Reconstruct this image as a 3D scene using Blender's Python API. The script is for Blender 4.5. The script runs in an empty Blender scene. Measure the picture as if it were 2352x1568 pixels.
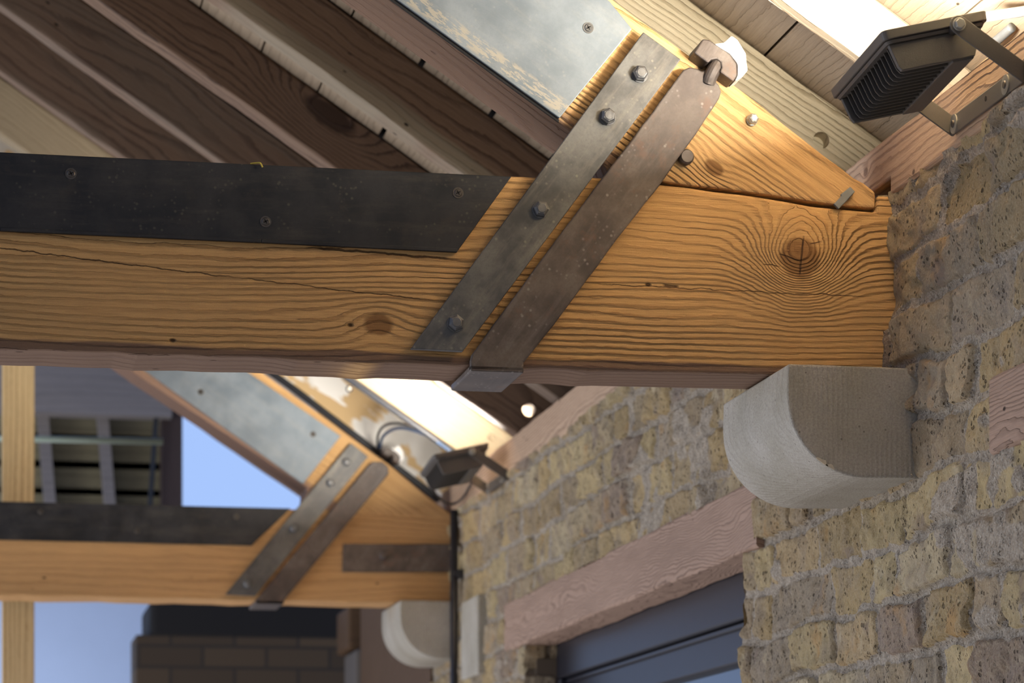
import bpy, bmesh, math, random
import numpy as np
from mathutils import Vector, Matrix

# ---------------------------------------------------------------- camera
FPX, VX, VH, EYE, D0 = 6500.0, -80.0, 2005.0, 1.6, 3.8
TH = math.atan((1176 - VX) / FPX)
CT, ST = math.cos(TH), math.sin(TH)
def ray(u, v):
    a = (u - 1176) / FPX
    return Vector((CT * a + ST, -ST * a + CT, -(v - VH) / FPX))
CAM = Vector((0, -D0, EYE))
_r = ray(2040, 0); CAM.x = -_r.x / _r.y * D0
def U(u, v, y):                      # photo point on the plane y = const
    r = ray(u, v); return CAM + r * ((y - CAM.y) / r.y)
def X(u, v, x):                      # photo point on the plane x = const
    r = ray(u, v); return CAM + r * ((x - CAM.x) / r.x)

sc = bpy.context.scene
COL = sc.collection
cam = bpy.data.cameras.new('camera')
cam.sensor_width = 36.0
cam.lens = FPX / 2352 * 36
cam.shift_y = (VH - 784) / 2352
cam.clip_start = 0.05; cam.clip_end = 200
cam.dof.use_dof = True; cam.dof.focus_distance = 3.78; cam.dof.aperture_fstop = 8.5
camo = bpy.data.objects.new('camera', cam); COL.objects.link(camo)
camo.location = CAM
camo.rotation_euler = (math.pi / 2, 0, -TH)
sc.camera = camo

# ---------------------------------------------------------------- world, lights, exposure
sc.view_settings.view_transform = 'Standard'
sc.view_settings.look = 'None'
sc.view_settings.exposure = 0.0
sc.view_settings.gamma = 1.0
sc.view_settings.use_curve_mapping = False

w = bpy.data.worlds.new('daylight'); sc.world = w; w.use_nodes = True
nt = w.node_tree; nt.nodes.clear()
tc = nt.nodes.new('ShaderNodeTexCoord'); sp = nt.nodes.new('ShaderNodeSeparateXYZ')
nt.links.new(tc.outputs['Generated'], sp.inputs[0])
rmp = nt.nodes.new('ShaderNodeValToRGB')
mr = nt.nodes.new('ShaderNodeMapRange'); mr.inputs[1].default_value = -1; mr.inputs[2].default_value = 1
nt.links.new(sp.outputs['Z'], mr.inputs[0]); nt.links.new(mr.outputs[0], rmp.inputs[0])
e = rmp.color_ramp.elements
e[0].position = 0.0; e[0].color = (0.36, 0.34, 0.37, 1)
e[1].position = 1.0; e[1].color = (0.25, 0.40, 0.85, 1)
n = e.new(0.42); n.color = (0.34, 0.33, 0.35, 1)
n = e.new(0.51); n.color = (0.50, 0.60, 0.80, 1)
n = e.new(0.545); n.color = (0.40, 0.58, 1.0, 1)
bg = nt.nodes.new('ShaderNodeBackground'); bg.inputs[1].default_value = 1.0
out = nt.nodes.new('ShaderNodeOutputWorld')
mry = nt.nodes.new('ShaderNodeMapRange'); mry.inputs[1].default_value = -1; mry.inputs[2].default_value = 0.3; mry.inputs[3].default_value = 0.32
nt.links.new(sp.outputs['Y'], mry.inputs[0]); nt.links.new(mry.outputs[0], bg.inputs[1])
nt.links.new(rmp.outputs[0], bg.inputs[0]); nt.links.new(bg.outputs[0], out.inputs[0])

def area(name, loc, aim, sx, sy, power, color):
    l = bpy.data.lights.new(name, 'AREA'); l.shape = 'RECTANGLE'; l.size = sx; l.size_y = sy
    l.energy = power; l.color = color
    o = bpy.data.objects.new(name, l); COL.objects.link(o)
    o.location = loc
    o.rotation_euler = (Vector(aim) - Vector(loc)).to_track_quat('-Z', 'Y').to_euler()
    return o
# assumed cool daylight from the unseen left side, plus added rear and low fill
area('assumed_daylight_left', (-6.0, 2.0, 1.5), (0, 1.4, 2.4), 5.0, 2.2, 180, (0.93, 0.95, 1.0))  # added lamp for assumed daylight from the left, no window is seen there
area('rear_fill', (0.2, -7.0, 1.4), (0.0, 0, 2.4), 3.0, 2.2, 30, (1.0, 0.94, 0.86))  # added warm fill from behind the camera, not a known window
area('low_fill', (-1.8, 2.9, -0.6), (-1.0, 2.9, 3), 5.0, 7.0, 100, (0.92, 0.88, 0.95))  # added up-facing panel, brightens the soffits from below

# ---------------------------------------------------------------- object helpers
def setp(o, label=None, cat=None, group=None, kind=None):
    if label: o['label'] = label
    if cat: o['category'] = cat
    if group: o['group'] = group
    if kind: o['kind'] = kind
    return o
def empty(name, loc, label=None, cat=None, group=None, kind=None):
    o = bpy.data.objects.new(name, None); COL.objects.link(o); o.location = loc
    o.empty_display_size = 0.05
    return setp(o, label, cat, group, kind)
def wloc(o):
    v = Vector((0, 0, 0))
    while o is not None:
        v += o.location; o = o.parent
    return v
def mk(name, verts, faces, mat, parent=None, label=None, cat=None, group=None, kind=None,
       bevel=0.0, seg=2, smooth=False, ang=0.6):
    verts = [Vector(v) for v in verts]
    if parent is not None:
        base = wloc(parent); loc = Vector((0, 0, 0))
    else:
        xs = [v.x for v in verts]; ys = [v.y for v in verts]; zs = [v.z for v in verts]
        base = Vector(((min(xs) + max(xs)) / 2, (min(ys) + max(ys)) / 2, min(zs))); loc = base
    me = bpy.data.meshes.new(name)
    me.from_pydata([v - base for v in verts], [], [tuple(f) for f in faces])
    bm = bmesh.new(); bm.from_mesh(me)
    bmesh.ops.recalc_face_normals(bm, faces=bm.faces)
    bm.to_mesh(me); bm.free()
    if smooth:
        for p in me.polygons: p.use_smooth = True
    me.materials.append(mat)
    o = bpy.data.objects.new(name, me); COL.objects.link(o)
    o.location = loc
    if parent is not None: o.parent = parent
    if bevel > 0:
        b = o.modifiers.new('b', 'BEVEL'); b.width = bevel; b.segments = seg
        b.limit_method = 'ANGLE'; b.angle_limit = ang; b.harden_normals = False
    return setp(o, label, cat, group, kind)

class MB:
    def __init__(s): s.v = []; s.f = []
    def add(s, vs, fs):
        k = len(s.v); s.v += [Vector(v) for v in vs]; s.f += [tuple(i + k for i in f) for f in fs]
    def prism(s, poly, vec):
        n = len(poly); vec = Vector(vec)
        vs = [Vector(p) for p in poly] + [Vector(p) + vec for p in poly]
        fs = [tuple(range(n)), tuple(range(2 * n - 1, n - 1, -1))] + [(i, i + n, (i + 1) % n + n, (i + 1) % n) for i in range(n)]
        s.add(vs, fs)
    def box(s, a, b):
        s.prism([(a[0], a[1], a[2]), (b[0], a[1], a[2]), (b[0], a[1], b[2]), (a[0], a[1], b[2])], (0, b[1] - a[1], 0))
    def obox(s, o, e1, e2, e3):
        o, e1, e2, e3 = map(Vector, (o, e1, e2, e3))
        s.prism([o, o + e1, o + e1 + e2, o + e2], e3)
    def cyl(s, c, axis, r, h, n=24, r2=None, rot=0.0):
        c = Vector(c); axis = Vector(axis).normalized()
        a = axis.orthogonal().normalized(); b = axis.cross(a)
        r2 = r if r2 is None else r2
        ring = lambda rr, d: [c + axis * d + (a * math.cos(rot + 2 * math.pi * i / n) + b * math.sin(rot + 2 * math.pi * i / n)) * rr for i in range(n)]
        vs = ring(r, 0) + ring(r2, h)
        fs = [tuple(range(n)), tuple(range(2 * n - 1, n - 1, -1))] + [(i, i + n, (i + 1) % n + n, (i + 1) % n) for i in range(n)]
        s.add(vs, fs)
    def tube(s, pts, r, n=12):
        pts = [Vector(p) for p in pts]; m = len(pts)
        tang = [(pts[min(i + 1, m - 1)] - pts[max(i - 1, 0)]).normalized() for i in range(m)]
        a = tang[0].orthogonal().normalized(); vs = []; fs = []
        for i in range(m):
            a = (a - tang[i] * a.dot(tang[i])).normalized(); b = tang[i].cross(a)
            vs += [pts[i] + (a * math.cos(2 * math.pi * k / n) + b * math.sin(2 * math.pi * k / n)) * r for k in range(n)]
        for i in range(m - 1):
            for k in range(n):
                fs.append((i * n + k, i * n + (k + 1) % n, (i + 1) * n + (k + 1) % n, (i + 1) * n + k))
        fs += [tuple(range(n)), tuple(range(m * n - 1, (m - 1) * n - 1, -1))]
        s.add(vs, fs)
    def build(s, name, mat, parent=None, **k): return mk(name, s.v, s.f, mat, parent, **k)

def spline(ctrl, k=8):
    P = [Vector(p) for p in ctrl]; P = [P[0] * 2 - P[1]] + P + [P[-1] * 2 - P[-2]]; r = []
    for i in range(1, len(P) - 2):
        for j in range(k):
            t = j / k; a, b, c, d = P[i - 1], P[i], P[i + 1], P[i + 2]
            r.append(0.5 * ((2 * b) + (c - a) * t + (2 * a - 5 * b + 4 * c - d) * t * t + (3 * b - a - 3 * c + d) * t ** 3))
    r.append(P[-2]); return r

def dens(poly, step, jit, seed, keep=()):
    rnd = random.Random(seed); r = []; n = len(poly)
    for i in range(n):
        a, b = Vector(poly[i]), Vector(poly[(i + 1) % n]); L = (b - a).length
        m = max(1, int(L / step)) if i not in keep else 1
        nrm = Vector((-(b - a).z, 0, (b - a).x)).normalized() if L > 0 else Vector()
        o1 = rnd.random() * 9
        for j in range(m):
            p = a.lerp(b, j / m)
            if j > 0:
                s = j / m * L
                q = math.sin(s * 23 + o1) * .35 + math.sin(s * 61 + o1 * 3) * .3 + rnd.uniform(-.5, .5)
                p = p + nrm * jit * q
            r.append(p)
    return r

def timber(P0, P1, up, h, w, n0=None, n1=None, ch=0.006, jit=0.002, seed=1, step=0.04):
    """squared timber: P0-P1 is the lower front arris; w goes along +side, h along +up"""
    P0, P1, up = Vector(P0), Vector(P1), Vector(up).normalized()
    d = (P1 - P0).normalized(); side = w.normalized(); wl = w.length
    rnd = random.Random(seed)
    prof = [(ch, 0), (wl - ch, 0), (wl - ch * .4, ch * .4), (wl, ch), (wl, h - ch), (wl - ch, h), (ch, h), (0, h - ch), (0, ch), (ch * .4, ch * .4)]
    L = (P1 - P0).length; m = max(2, int(L / step)); N = len(prof)
    ph = [rnd.random() * 9 for _ in prof]
    fibres = []
    for k, (a, b) in enumerate(prof):
        q = side * a + up * b
        s0, s1 = 0.0, L
        if n0 is not None: s0 = -(q.dot(n0)) / d.dot(n0)
        if n1 is not None: s1 = L - (q.dot(n1)) / d.dot(n1)
        fibres.append((q, s0, s1))
    vs = []; fs = []
    for i in range(m + 1):
        for k, (q, s0, s1) in enumerate(fibres):
            s = s0 + (s1 - s0) * i / m
            j = jit * (math.sin(s * 11 + ph[k]) * .5 + math.sin(s * 37 + ph[k] * 2) * .3 + rnd.uniform(-.3, .3)) if 0 < i < m else 0
            cdir = (side * (wl / 2 - prof[k][0]) * .5 + up * (h / 2 - prof[k][1])).normalized()
            vs.append(P0 + d * s + q + cdir * j)
    for i in range(m):
        for k in range(N):
            fs.append((i * N + k, i * N + (k + 1) % N, (i + 1) * N + (k + 1) % N, (i + 1) * N + k))
    fs += [tuple(range(N)), tuple(range((m + 1) * N - 1, m * N - 1, -1))]
    return vs, fs

# ---------------------------------------------------------------- shader helpers
def S(r, g, b):
    f = lambda c: (c / 255 / 12.92) if c / 255 <= 0.04045 else ((c / 255 + 0.055) / 1.055) ** 2.4
    return (f(r), f(g), f(b), 1)
class G:
    def __init__(s, name, rough=0.7, metal=0.0, spec=0.3):
        s.m = bpy.data.materials.new(name); s.m.use_nodes = True; s.t = s.m.node_tree
        s.b = s.t.nodes['Principled BSDF']; s.b.inputs['Roughness'].default_value = rough
        s.b.inputs['Metallic'].default_value = metal; s.b.inputs['Specular IOR Level'].default_value = spec
        g = s.t.nodes.new('ShaderNodeNewGeometry'); s.pos = g.outputs['Position']
        oi = s.t.nodes.new('ShaderNodeObjectInfo'); s.rnd = oi.outputs['Random']
    def put(s, inp, v):
        if isinstance(v, bpy.types.NodeSocket): s.t.links.new(v, inp)
        else: inp.default_value = v
    def M(s, op, a, b=0.0, c=0.0, clamp=False):
        n = s.t.nodes.new('ShaderNodeMath'); n.operation = op; n.use_clamp = clamp
        s.put(n.inputs[0], a); s.put(n.inputs[1], b); s.put(n.inputs[2], c); return n.outputs[0]
    def add(s, a, b): return s.M('ADD', a, b)
    def mul(s, a, b): return s.M('MULTIPLY', a, b)
    def dot(s, v, vec):
        n = s.t.nodes.new('ShaderNodeVectorMath'); n.operation = 'DOT_PRODUCT'
        s.put(n.inputs[0], v); n.inputs[1].default_value = vec; return n.outputs['Value']
    def vec(s, a, b, c):
        n = s.t.nodes.new('ShaderNodeCombineXYZ'); s.put(n.inputs[0], a); s.put(n.inputs[1], b); s.put(n.inputs[2], c); return n.outputs[0]
    def noise(s, v, scale, detail=3.0, rough=0.5, dist=0.0, col=False):
        n = s.t.nodes.new('ShaderNodeTexNoise'); s.put(n.inputs['Vector'], v)
        n.inputs['Scale'].default_value = scale; n.inputs['Detail'].default_value = detail
        n.inputs['Roughness'].default_value = rough; n.inputs['Distortion'].default_value = dist
        return n.outputs['Color' if col else 'Fac']
    def voro(s, v, scale, feature='F1', out='Distance'):
        n = s.t.nodes.new('ShaderNodeTexVoronoi'); n.feature = feature; s.put(n.inputs['Vector'], v)
        n.inputs['Scale'].default_value = scale; return n.outputs[out]
    def rng(s, v, a, b, c=0.0, d=1.0, smooth=False):
        n = s.t.nodes.new('ShaderNodeMapRange'); s.put(n.inputs[0], v)
        if smooth: n.interpolation_type = 'SMOOTHSTEP'
        for i, q in enumerate((a, b, c, d)): s.put(n.inputs[i + 1], q)
        n.clamp = True; return n.outputs[0]
    def mix(s, f, a, b, mode='MIX'):
        n = s.t.nodes.new('ShaderNodeMix'); n.data_type = 'RGBA'; n.blend_type = mode
        s.put(n.inputs[0], f); s.put(n.inputs[6], a); s.put(n.inputs[7], b); return n.outputs[2]
    def color(s, c): s.put(s.b.inputs['Base Color'], c)
    def bump(s, h, dist, strength=1.0):
        n = s.t.nodes.new('ShaderNodeBump'); n.inputs['Distance'].default_value = dist
        n.inputs['Strength'].default_value = strength; s.put(n.inputs['Height'], h)
        s.t.links.new(n.outputs[0], s.b.inputs['Normal'])

SL = math.atan(0.66)
DIRR = (math.cos(SL), 0, -math.sin(SL)); UPR = (math.sin(SL), 0, math.cos(SL))
def wood(name, al, ac, light, dark, freq=110, th=(0, 1, 0), thk=0.35, knots=(), wav=0.010, bump=0.0012,
         contrast=0.8, tint=None, tint_amt=0.0, rand=False, arris=None, spots=True, rough=0.75, grey=None, fade=1.0, cracks=()):
    g = G(name, rough=rough, spec=0.25)
    A = g.dot(g.pos, al); C = g.dot(g.pos, ac); T = g.dot(g.pos, th)
    A0, C0 = A, C
    if rand: A = g.add(A, g.mul(g.rnd, 37.0)); C = g.add(C, g.mul(g.rnd, 0.37))
    h = g.add(C, g.mul(T, thk))
    h = g.add(h, g.mul(g.M('SUBTRACT', g.noise(g.vec(g.mul(A, 1.3), g.mul(C, 5), g.mul(T, 5)), 1.0, 2), 0.5), wav * 7))
    h = g.add(h, g.mul(g.M('SUBTRACT', g.noise(g.vec(g.mul(A, 9), g.mul(C, 26), g.mul(T, 20)), 1.0, 2), 0.5), wav))
    for (ka, kc, amp, sa, scx) in knots:
        da = g.M('DIVIDE', g.M('SUBTRACT', A0, ka), sa); dc = g.M('DIVIDE', g.M('SUBTRACT', C0, kc), scx)
        r2 = g.add(g.mul(da, da), g.mul(dc, dc))
        wob = g.add(g.mul(g.noise(g.vec(g.mul(A0, 25), g.mul(C0, 25), 0.0), 1.0, 2), .5), .75)
        h = g.add(h, g.mul(g.M('EXPONENT', g.mul(g.mul(r2, wob), -1.0)), amp))
    fm = g.noise(g.vec(g.mul(A, .5), g.mul(C, 9), 0.0), 1.0, 1)
    hh = g.add(g.mul(h, freq), g.mul(fm, freq * 0.08))
    hh = g.add(hh, g.mul(g.noise(g.vec(g.mul(A, 60), g.mul(C, 260), g.mul(T, 200)), 1.0, 2), 0.35))
    ring = g.add(g.mul(g.M('SINE', g.mul(hh, 6.2832)), 0.5), 0.5)
    fr = g.M('FRACT', hh); thin = g.rng(g.noise(g.vec(g.mul(A, 1.5), g.mul(C, 40), g.mul(T, 30)), 1.0, 2), .3, .7, .30, .72)
    late = g.rng(fr, thin, 0.92, 0, 1, True)
    late = g.mul(late, g.rng(fr, 0.93, 1.0, 1, 0, True))
    fib = g.noise(g.vec(g.mul(A, 14), g.mul(C, 420), g.mul(T, 420)), 1.0, 3, 0.65)
    grit = g.noise(g.pos, 900, 2, 0.7)
    broad = g.noise(g.vec(g.mul(A, 2.2), g.mul(C, 14), g.mul(T, 9)), 1.0, 3)
    amt = g.rng(g.noise(g.vec(g.mul(A, 2), g.mul(C, 7), g.mul(T, 7)), 1.0, 2), 0.3, 0.65, 0.28, 1.0)
    f = g.mul(g.mul(late, contrast), amt)
    c = g.mix(f, light, dark)
    lo = tuple(x * 0.72 for x in light[:3]) + (1,)
    c = g.mix(g.mul(g.rng(broad, 0.35, 0.75), 0.6), c, g.mix(0.5, c, lo))
    c = g.mix(g.rng(fib, 0.3, 0.8, 0.0, 0.45), c, dark)
    if grey is not None:
        m = g.rng(g.noise(g.vec(g.mul(A, 2.5), g.mul(C, 11), g.mul(T, 11)), 1.0, 4, 0.6), 0.42, 0.62, 0, 1, True)
        c = g.mix(g.mul(m, grey[1]), c, grey[0])
    if arris is not None:      # rough weathered band, also one painted-in lit edge: list of (centre, halfwidth, colour, amount)
        for (cc, hw, colr, am) in arris:
            q = g.M('ABSOLUTE', g.M('SUBTRACT', g.add(C0, g.mul(g.M('SUBTRACT', g.noise(g.vec(g.mul(A, 3), g.mul(C, 30), 0.0), 1.0, 3, .65), .5), hw * 2.4)), cc))
            c = g.mix(g.mul(g.rng(q, hw * .55, hw, 1, 0, True), am), c, colr)
    for (ka, kc, amp, sa, scx) in knots:
        da = g.M('DIVIDE', g.M('SUBTRACT', A0, ka), sa * .52); dc = g.M('DIVIDE', g.M('SUBTRACT', C0, kc), scx * .52)
        r = g.M('SQRT', g.add(g.mul(da, da), g.mul(dc, dc)))
        r = g.add(r, g.mul(g.M('SUBTRACT', g.noise(g.pos, 60, 2), .5), .35))
        c = g.mix(g.mul(g.rng(r, 0.75, 1.15, 1, 0, True), 0.80), c, tuple(x * .72 for x in dark[:3]) + (1,))
    if spots:
        vd = g.voro(g.vec(g.mul(A, 14), g.mul(C, 26), g.mul(T, 26)), 1.0)
        sel = g.rng(g.noise(g.pos, 9, 1), 0.5, 0.56)
        sp_ = g.mul(g.rng(vd, 0.045, 0.085, 1, 0), sel)
        c = g.mix(sp_, c, tuple(x * .22 for x in dark[:3]) + (1,))
        hgt = g.add(g.mul(late, 1.0), g.mul(sp_, -1.2))
    else: hgt = late
    if cracks:
        jn = g.mul(g.M('SUBTRACT', g.noise(g.pos, 45, 3), .5), .008); crk = 0.0
        for (a1, c1, a2, c2, wd) in cracks:
            L_ = math.hypot(a2 - a1, c2 - c1); ux, uz = (a2 - a1) / L_, (c2 - c1) / L_
            da = g.M('SUBTRACT', A0, a1); dc = g.add(g.M('SUBTRACT', C0, c1), jn)
            t_ = g.add(g.mul(da, ux), g.mul(dc, uz)); d_ = g.M('ABSOLUTE', g.M('SUBTRACT', g.mul(dc, ux), g.mul(da, uz)))
            m_ = g.mul(g.rng(d_, wd * .5, wd, 1, 0), g.mul(g.rng(t_, 0, L_ * .1 + .002), g.rng(t_, L_ * .9 - .002, L_, 1, 0)))
            crk = g.M('MAXIMUM', m_, crk)
        c = g.mix(g.mul(crk, .85), c, S(58, 38, 24)); hgt = g.add(hgt, g.mul(crk, -1.0))
    c = g.mix(g.rng(grit, 0.3, 0.75, 0.0, 0.22), c, tuple(x * .55 for x in dark[:3]) + (1,))
    g.color(c)
    hgt = g.add(g.mul(hgt, amt), g.mul(fib, 0.35)); hgt = g.add(hgt, g.mul(grit, 0.14)); hgt = g.add(hgt, g.mul(broad, 0.8))
    g.bump(hgt, bump)
    return g.m

def steel(name, base, dark, light, rough=0.5, metal=0.6, dirx=(0.6, 0, .8), scratch=0.3, rust=None, rust_amt=0.0, band=None, specks=.5):
    g = G(name, rough=rough, metal=metal, spec=0.4)
    A = g.dot(g.pos, dirx); P = (-dirx[2], 0, dirx[0]); C = g.dot(g.pos, P); T = g.dot(g.pos, (0, 1, 0))
    n1 = g.noise(g.pos, 14, 5, 0.62); n2 = g.noise(g.vec(g.mul(A, 10), g.mul(C, 60), T), 1.0, 4, .65)
    n3 = g.noise(g.pos, 260, 3, .7)
    c = g.mix(g.rng(n1, 0.35, 0.68, 0, 1, True), dark, base)
    c = g.mix(g.rng(n2, 0.5, 0.8, 0, scratch), c, light)
    c = g.mix(g.rng(n3, 0.45, 0.75, 0, .35), c, dark)
    if rust is not None:
        r = g.rng(g.noise(g.pos, 23, 6, .7), 0.55, 0.7, 0, rust_amt, True); c = g.mix(r, c, rust)
    vd = g.voro(g.pos, 120); sel = g.rng(g.noise(g.pos, 30, 2), .52, .6)
    sp_ = g.mul(g.rng(vd, .12, .3, 1, 0), sel); c = g.mix(g.mul(sp_, specks), c, light)
    if band is not None:      # flaked, limey edge streaks: (perp direction coordinate, half width, colour)
        q = g.M('ABSOLUTE', g.M('SUBTRACT', g.dot(g.pos, band[0]), band[1]))
        m = g.mul(g.rng(q, band[2] * .6, band[2], 1, 0), g.rng(g.noise(g.vec(g.mul(g.dot(g.pos, DIRR), 40), g.mul(g.dot(g.pos, UPR), 170), 0.0), 1.0, 5, .75), .49, .53))
        c = g.mix(g.mul(m, .85), c, band[3])
    g.color(c)
    g.put(g.b.inputs['Roughness'], g.rng(n1, .3, .7, rough - .1, rough + .15))
    g.bump(g.add(g.mul(n1, .5), g.mul(n3, .12)), 0.0012, 0.5)
    return g.m

def plain(name, col, rough=0.5, metal=0.0, spec=0.4, nscale=300, namt=0.15, bump=0.0):
    g = G(name, rough=rough, metal=metal, spec=spec)
    n = g.noise(g.pos, nscale, 3, .6)
    g.color(g.mix(g.rng(n, .3, .7, 0, namt * 2), col, tuple(x * .6 for x in col[:3]) + (1,)))
    if bump > 0: g.bump(n, bump)
    return g.m

k1 = U(1838, 592, 0)
def crk(u0, v0, u1, v1, w=.0009): a, b = U(u0, v0, 0), U(u1, v1, 0); return (a.x, a.z, b.x, b.z, w)
M_TIE = wood('aged_pine_tie', (1, 0, 0), (0, 0, 1), S(222, 178, 118), S(134, 92, 52), freq=100, bump=0.0036, contrast=.64, wav=.008,
             cracks=[crk(1846, 540, 1836, 636, .0014), crk(1788, 583, 1840, 600, .0012), crk(1858, 562, 1888, 553), crk(1750, 606, 1792, 612), crk(-60, 562, 560, 640), crk(540, 637, 1010, 692, .0008), crk(1340, 652, 2020, 682, .0008), crk(1520, 655, 1560, 660, .003),
                     crk(700, 566, 1060, 598, .0018)],
             knots=[(k1.x, k1.z, .135, .058, .056), (U(870, 745, 0).x, U(870, 745, 0).z, -0.020, .04, .03)],
             arris=[(2.296, .012, S(104, 84, 76), .85), (2.452, .016, S(122, 100, 84), .0)])
pk = U(1640, 385, 0)
pt = lambda p: (p.x * DIRR[0] + p.z * DIRR[2], p.x * UPR[0] + p.z * UPR[2])
pl_ = U(1300, 293, 0); plq = pl_.x * UPR[0] + pl_.z * UPR[2]
M_PRIN = wood('aged_pine_principal', DIRR, UPR, S(226, 184, 126), S(138, 96, 56), freq=98, bump=0.0034, contrast=.62, wav=.010,
              arris=[(plq - .004, .024, S(118, 94, 78), .92)],
              knots=[(pt(pk)[0], pt(pk)[1], 0.02, .03, .02)])
M_TIE2 = wood('aged_pine_far', (1, 0, 0), (0, 0, 1), S(208, 164, 110), S(150, 110, 70), freq=60, bump=0.002, contrast=.45)
M_PRIN2 = wood('aged_pine_far_principal', DIRR, UPR, S(208, 166, 112), S(150, 110, 70), freq=60, bump=0.002, contrast=.45, arris=[(U(700, 1117, 3.64).x * UPR[0] + U(700, 1117, 3.64).z * UPR[2] - .004, .024, S(126, 100, 86), .95)])
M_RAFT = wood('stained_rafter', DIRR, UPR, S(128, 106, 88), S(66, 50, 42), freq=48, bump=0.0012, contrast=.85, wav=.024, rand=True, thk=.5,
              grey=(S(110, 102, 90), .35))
M_RAFTM = wood('lit_edge_rafter', DIRR, UPR, S(140, 116, 94), S(76, 58, 46), freq=44, bump=0.0012, contrast=.8, wav=.022, thk=.5,
               arris=[(2.66 * UPR[2] , .024, S(150, 142, 120), .6)])  # pale band paints in the light on the lower face
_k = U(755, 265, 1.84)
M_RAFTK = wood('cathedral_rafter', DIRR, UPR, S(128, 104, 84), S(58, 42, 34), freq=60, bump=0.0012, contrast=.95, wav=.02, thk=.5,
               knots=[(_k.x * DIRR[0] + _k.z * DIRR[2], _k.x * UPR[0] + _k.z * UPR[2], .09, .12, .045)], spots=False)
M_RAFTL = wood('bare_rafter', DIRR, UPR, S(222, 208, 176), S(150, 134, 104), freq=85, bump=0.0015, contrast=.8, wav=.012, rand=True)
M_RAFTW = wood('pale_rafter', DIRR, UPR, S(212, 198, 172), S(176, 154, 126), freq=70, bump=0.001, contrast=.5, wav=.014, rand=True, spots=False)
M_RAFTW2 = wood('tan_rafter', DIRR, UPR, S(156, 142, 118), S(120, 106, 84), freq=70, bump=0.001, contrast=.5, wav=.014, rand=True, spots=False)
M_PLATE = wood('wall_plate_pine', (0, 1, 0), (0, 0, 1), S(202, 172, 142), S(134, 104, 82), th=(1, 0, 0), freq=110, bump=0.002, contrast=.8, wav=.010,
               knots=[(X(1985, 395, 0).y, X(1985, 395, 0).z, 0.012, .02, .012), (X(2095, 395, 0).y, X(2095, 395, 0).z, 0.01, .012, .008)])
lk = X(1480, 1330, 0)
M_LINT = wood('lintel_pine', (0, 1, 0), (0, 0, 1), S(172, 144, 124), S(116, 92, 76), th=(1, 0, 0), freq=115, bump=0.003, contrast=.75, wav=.034,
              knots=[])
M_STUD = wood('layered_stud', (0, 0, 1), (1, 0, 0), S(226, 200, 150), S(150, 118, 78), freq=75, bump=0.001, contrast=.8, wav=.003, spots=False)
M_BOARD = wood('roof_board_wood', (0, 1, 0), DIRR, S(168, 150, 126), S(112, 96, 76), th=(0, 0, 1), freq=70, bump=0.0015, contrast=.42, wav=.014)
M_DKWOOD = wood('dark_wood', (0, 0, 1), (1, 0, 0), S(84, 70, 66), S(50, 42, 42), freq=60, contrast=.5, spots=False)
M_GREYWOOD = wood('grey_wood', (1, 0, 0), (0, 0, 1), S(140, 134, 132), S(98, 93, 92), freq=40, contrast=.4, spots=False)
M_BROWN = wood('brown_panel_wood', (0, 1, 0), (0, 0, 1), S(96, 72, 48), S(66, 48, 32), freq=30, contrast=.4, spots=False)

b1 = U(1000, 65, 0); bq = b1.x * UPR[0] + b1.z * UPR[2]
M_GALV = steel('grey_flitch_steel', S(128, 136, 142), S(108, 118, 126), S(152, 152, 146), rough=.5, metal=.35, dirx=(DIRR[0], 0, DIRR[2]),
               scratch=.35, rust=S(150, 146, 134), rust_amt=.1, specks=.25, band=(UPR, bq + .013, .013, S(160, 154, 140)))
M_BLACKP = steel('blackened_steel', S(50, 50, 52), S(32, 33, 36), S(104, 96, 82), rough=.5, metal=.3, dirx=(1, 0, 0), scratch=.22, rust=S(92, 78, 60), rust_amt=.12, specks=.35)
M_STRAP = steel('strap_steel', S(108, 107, 104), S(74, 74, 74), S(138, 132, 120), rough=.45, metal=.5, scratch=.5)
M_IRON = steel('old_iron', S(104, 95, 88), S(72, 64, 60), S(150, 144, 138), rough=.55, metal=.35, scratch=.25, rust=S(104, 80, 66), rust_amt=.5)
M_BOLT = plain('bolt_steel', S(112, 112, 112), .45, .6, nscale=120, namt=.35, bump=.0005)
M_SCREW = plain('black_screw', S(92, 86, 80), .4, .7, nscale=400, namt=.3)
M_ZINC = plain('zinc_washer', S(178, 176, 166), .4, .7, nscale=200, namt=.2)
M_LAMP = plain('lamp_housing', S(92, 87, 81), .5, .2, nscale=900, namt=.12, bump=.0002)
M_LAMPD = plain('fin_slot_shade', S(38, 37, 38), .5, .2)  # near-black core colour puts shade between the cooling fins
M_BLACK = plain('black_plastic', S(36, 38, 44), .4, 0)
M_CABLEB = plain('blue_black_cable', S(60, 78, 104), .4, 0)
M_FRAME = plain('dark_window_paint', S(32, 32, 39), .35, 0, nscale=60, namt=.2)
M_MORTAR = plain('white_mortar', S(226, 222, 216), .95, 0, nscale=80, namt=.12, bump=.002)
M_GREYPIPE = plain('grey_pipe', S(120, 123, 124), .5, .3, nscale=60, namt=.25)
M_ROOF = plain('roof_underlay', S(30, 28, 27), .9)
M_PLASTER = plain('painted_wall', S(176, 190, 216), .8, nscale=5, namt=.05)
M_YELLOW = plain('yellow_string', S(196, 172, 72), .8)

def emit(name, col, st):
    m = bpy.data.materials.new(name); m.use_nodes = True; t = m.node_tree; b = t.nodes['Principled BSDF']
    b.inputs['Base Color'].default_value = col; b.inputs['Emission Color'].default_value = col; b.inputs['Emission Strength'].default_value = st
    return m
M_GLOW = emit('lamp_lens', (1.0, .93, .82, 1), 6.0)
g = G('window_glass', rough=.08, spec=.6); g.color(S(40, 48, 60)); M_GLASS = g.m

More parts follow.
